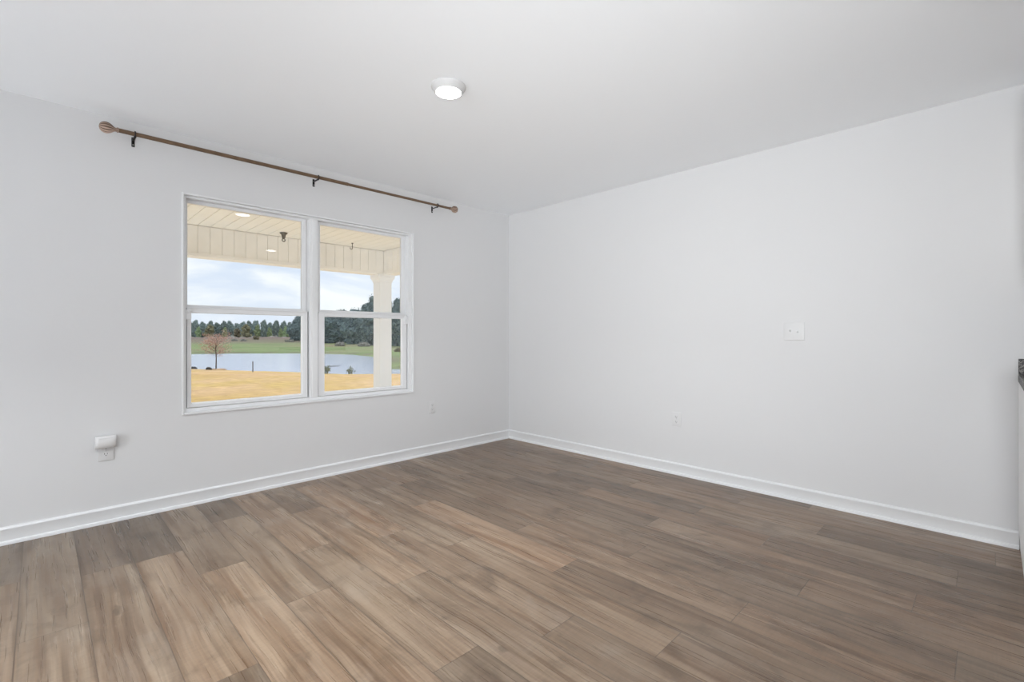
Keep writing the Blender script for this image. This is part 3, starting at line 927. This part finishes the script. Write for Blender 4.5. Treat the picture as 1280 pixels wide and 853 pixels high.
def make_tree(name, h, wdt, seed, leafm, low=.12, blobs=22, conic=0.):
    rng = random.Random(seed)
    e = empty(name, (0, 0, 0))
    b = MB(); b.tube([(0, 0, -.6), (.05 * wdt, 0, h * .25), (0, .03 * wdt, h * .55), (0, 0, h * .85)], [h * .025, h * .020, h * .013, h * .005], 8)
    for i in range(5):
        a = i * 1.3; b.tube([(0, 0, h * (.25 + .1 * i)), (math.cos(a) * wdt * .22, math.sin(a) * wdt * .22, h * (.42 + .1 * i))], [h * .010, h * .003], 6)
    b.build('trunk', M['trunk'], e, True)
    c = MB()
    for i in range(blobs):
        t = (i + .5) / blobs; z = h * (low + (1 - low) * t * .93)
        prof = max(.12, 1 - abs(2 * t - .85) ** 2.2 * .95) ** .5 * (1 - conic * t)
        rad = wdt * .5 * prof; a = i * 2.4 + rng.uniform(-.4, .4); q = rad * rng.uniform(.3, .72)
        r = max(wdt * .09, wdt * .19 * rng.uniform(.7, 1.15) * (.5 + .5 * prof))
        c.blob((q * math.cos(a), q * math.sin(a), z), r, 3, .42, 1.7, seed * 31 + i, (1, 1, .85))
        for k in range(110):
            d = Vector((rng.gauss(0, 1), rng.gauss(0, 1), rng.gauss(0, .9))).normalized() * r * rng.uniform(.85, 1.45)
            c.leaf(Vector((q * math.cos(a), q * math.sin(a), z)) + d, r * rng.uniform(.10, .2), rng)
    c.build('crown', leafm, e)
    return e


KINDS = {}
def place_tree(kind, px, d, h, wdt, label, cat, group):
    """first of a kind is built, the rest are copies of it and its parts"""
    key = kind
    if key not in KINDS:
        leafm, lo_, bl, cn, sd = {'dark0': ('leaf_dark', .10, 24, .1, 1), 'dark1': ('leaf_dark', .08, 26, .0, 2), 'dark2': ('leaf_dark', .12, 22, .2, 3),
                                  'pale': ('leaf_pale', .06, 16, .45, 4), 'brown': ('leaf_brown', .06, 16, .1, 5), 'oak0': ('leaf_oak', .05, 54, .0, 6), 'oak1': ('leaf_oak', .04, 54, .1, 7)}[kind]
        KINDS[key] = make_tree('oak_tree' if kind.startswith('oak') else 'tree', 10, 8, sd, M[leafm], lo_, bl, cn)
        o = KINDS[key]
    else: o = copy_tree(KINDS[key])
    x, y = from_px(px, d)
    o.location = (x, y, ground_z(x, y) - .1)
    o.scale = (wdt / 8, wdt / 8, h / 10); o.rotation_euler = (0, 0, random.Random(px * 7 + d).uniform(0, 6.28))
    return tag(o, label, cat, group)


rng = random.Random(11)
LB = {'dark': ('dark green tree in the distant tree line beyond the pond', 'dark trees of the far tree line'),
      'pale': ('pale yellow green tree at the front of the distant tree line', 'pale trees of the far tree line'),
      'brown': ('olive brown tree at the front of the distant tree line', 'brown trees of the far tree line')}
px = 196.0; i = 0
while px < 392:                                   # the tree line along the horizon
    top = {0: 402, 1: 401, 2: 403, 3: 401.5, 4: 402.5}[i % 5] + rng.uniform(-1.2, 1.2)
    d = (268, 284, 276, 290)[i % 4] + rng.uniform(-2, 2)
    h = (420 - top) / F_PX * d + 1.121 + .6
    place_tree('dark%d' % (i % 3), px, d, h, rng.uniform(4.9, 6.2), LB['dark'][0], 'tree', LB['dark'][1])
    px += rng.uniform(7.0, 10.5); i += 1
for px, d, h in ((322, 256, 8.0), (337, 258, 6.5), (357, 252, 7.0), (248, 258, 6.8), (281, 258, 6.6), (351, 255, 6.0)):
    place_tree('pale', px, d, h, h * .55, LB['pale'][0], 'tree', LB['pale'][1])
for px, d, h in ((307, 256, 8.2), (262, 262, 8.0), (296, 258, 6.0)):
    place_tree('brown', px, d, h, h * .8, LB['brown'][0], 'tree', LB['brown'][1])
OAKL = ('tall dark spreading tree in the cluster on the right bank of the pond', 'tall trees on the right bank')
for k, (px, d, top, wd) in enumerate(((374, 200, 397, 9), (390, 178, 393, 10), (408, 160, 391, 10), (427, 172, 388.5, 10), (443, 146, 387, 8), (457, 164, 381, 8), (470, 134, 370, 9), (499, 124, 373.5, 7), (528, 138, 378, 9), (483, 158, 373, 8), (418, 200, 391, 10), (514, 176, 379, 8))):
    h = (420 - top) / F_PX * d + 1.121 + 1.4
    place_tree('oak%d' % (k % 2), px, d, h, wd, OAKL[0], 'tree', OAKL[1])


def bush(px, d, wdt, h, label, m='brush', group=None):
    x, y = from_px(px, d); z = ground_z(x, y); rng = random.Random(int(px))
    b = MB()
    for i in range(9):
        r = h * .46 * rng.uniform(.45, 1.15) * (1.1 - .5 * abs(i / 4 - 1))
        q = Vector((x, y, z)) + Vector((RT.x, RT.y, 0)) * (wdt * (i / 8 - .5) * .85) + Vector((0, 0, r * .75))
        b.blob(q, r, 3, .45, 1.9, px + i, (1.1, 1, 1))
        for k in range(70):
            d_ = Vector((rng.gauss(0, 1), rng.gauss(0, 1), abs(rng.gauss(0, 1.1)))).normalized() * r * rng.uniform(.9, 1.7)
            b.leaf(q + d_, h * .08, rng)
    return tag(b.build('shrub', M[m], origin=(x, y, z)), label, 'shrub', group)


bush(293, 190, 2.6, 1.1, 'grey rounded shrub on the far bank just right of the sapling')
bush(304, 188, 2.4, 1.0, 'second grey shrub right of the sapling on the far bank')
bush(320, 200, 1.5, 1.7, 'small dark shrub standing above the stake on the far bank', 'leaf_brown')
bush(362, 176, 3.4, 1.2, 'wide grey shrub on the far bank near the right edge of the left window')
bush(425, 122, 2.4, 1.3, 'grey shrub under the tall trees, left of the porch column')
bush(455, 118, 2.6, 1.3, 'grey shrub under the tall trees, touching the left side of the porch column')
bush(497, 84, 1.1, .8, 'low green brown shrub right of the porch column', 'leaf_brown')
for k, px in enumerate(range(236, 400, 9)):
    bush(px + (k % 3) * 2, 236 + (k % 4) * 3, 5.5, 1.5 + .4 * (k % 3 == 0), 'low brown brush on the ridge below the far tree line', 'brush', 'brush along the far ridge')
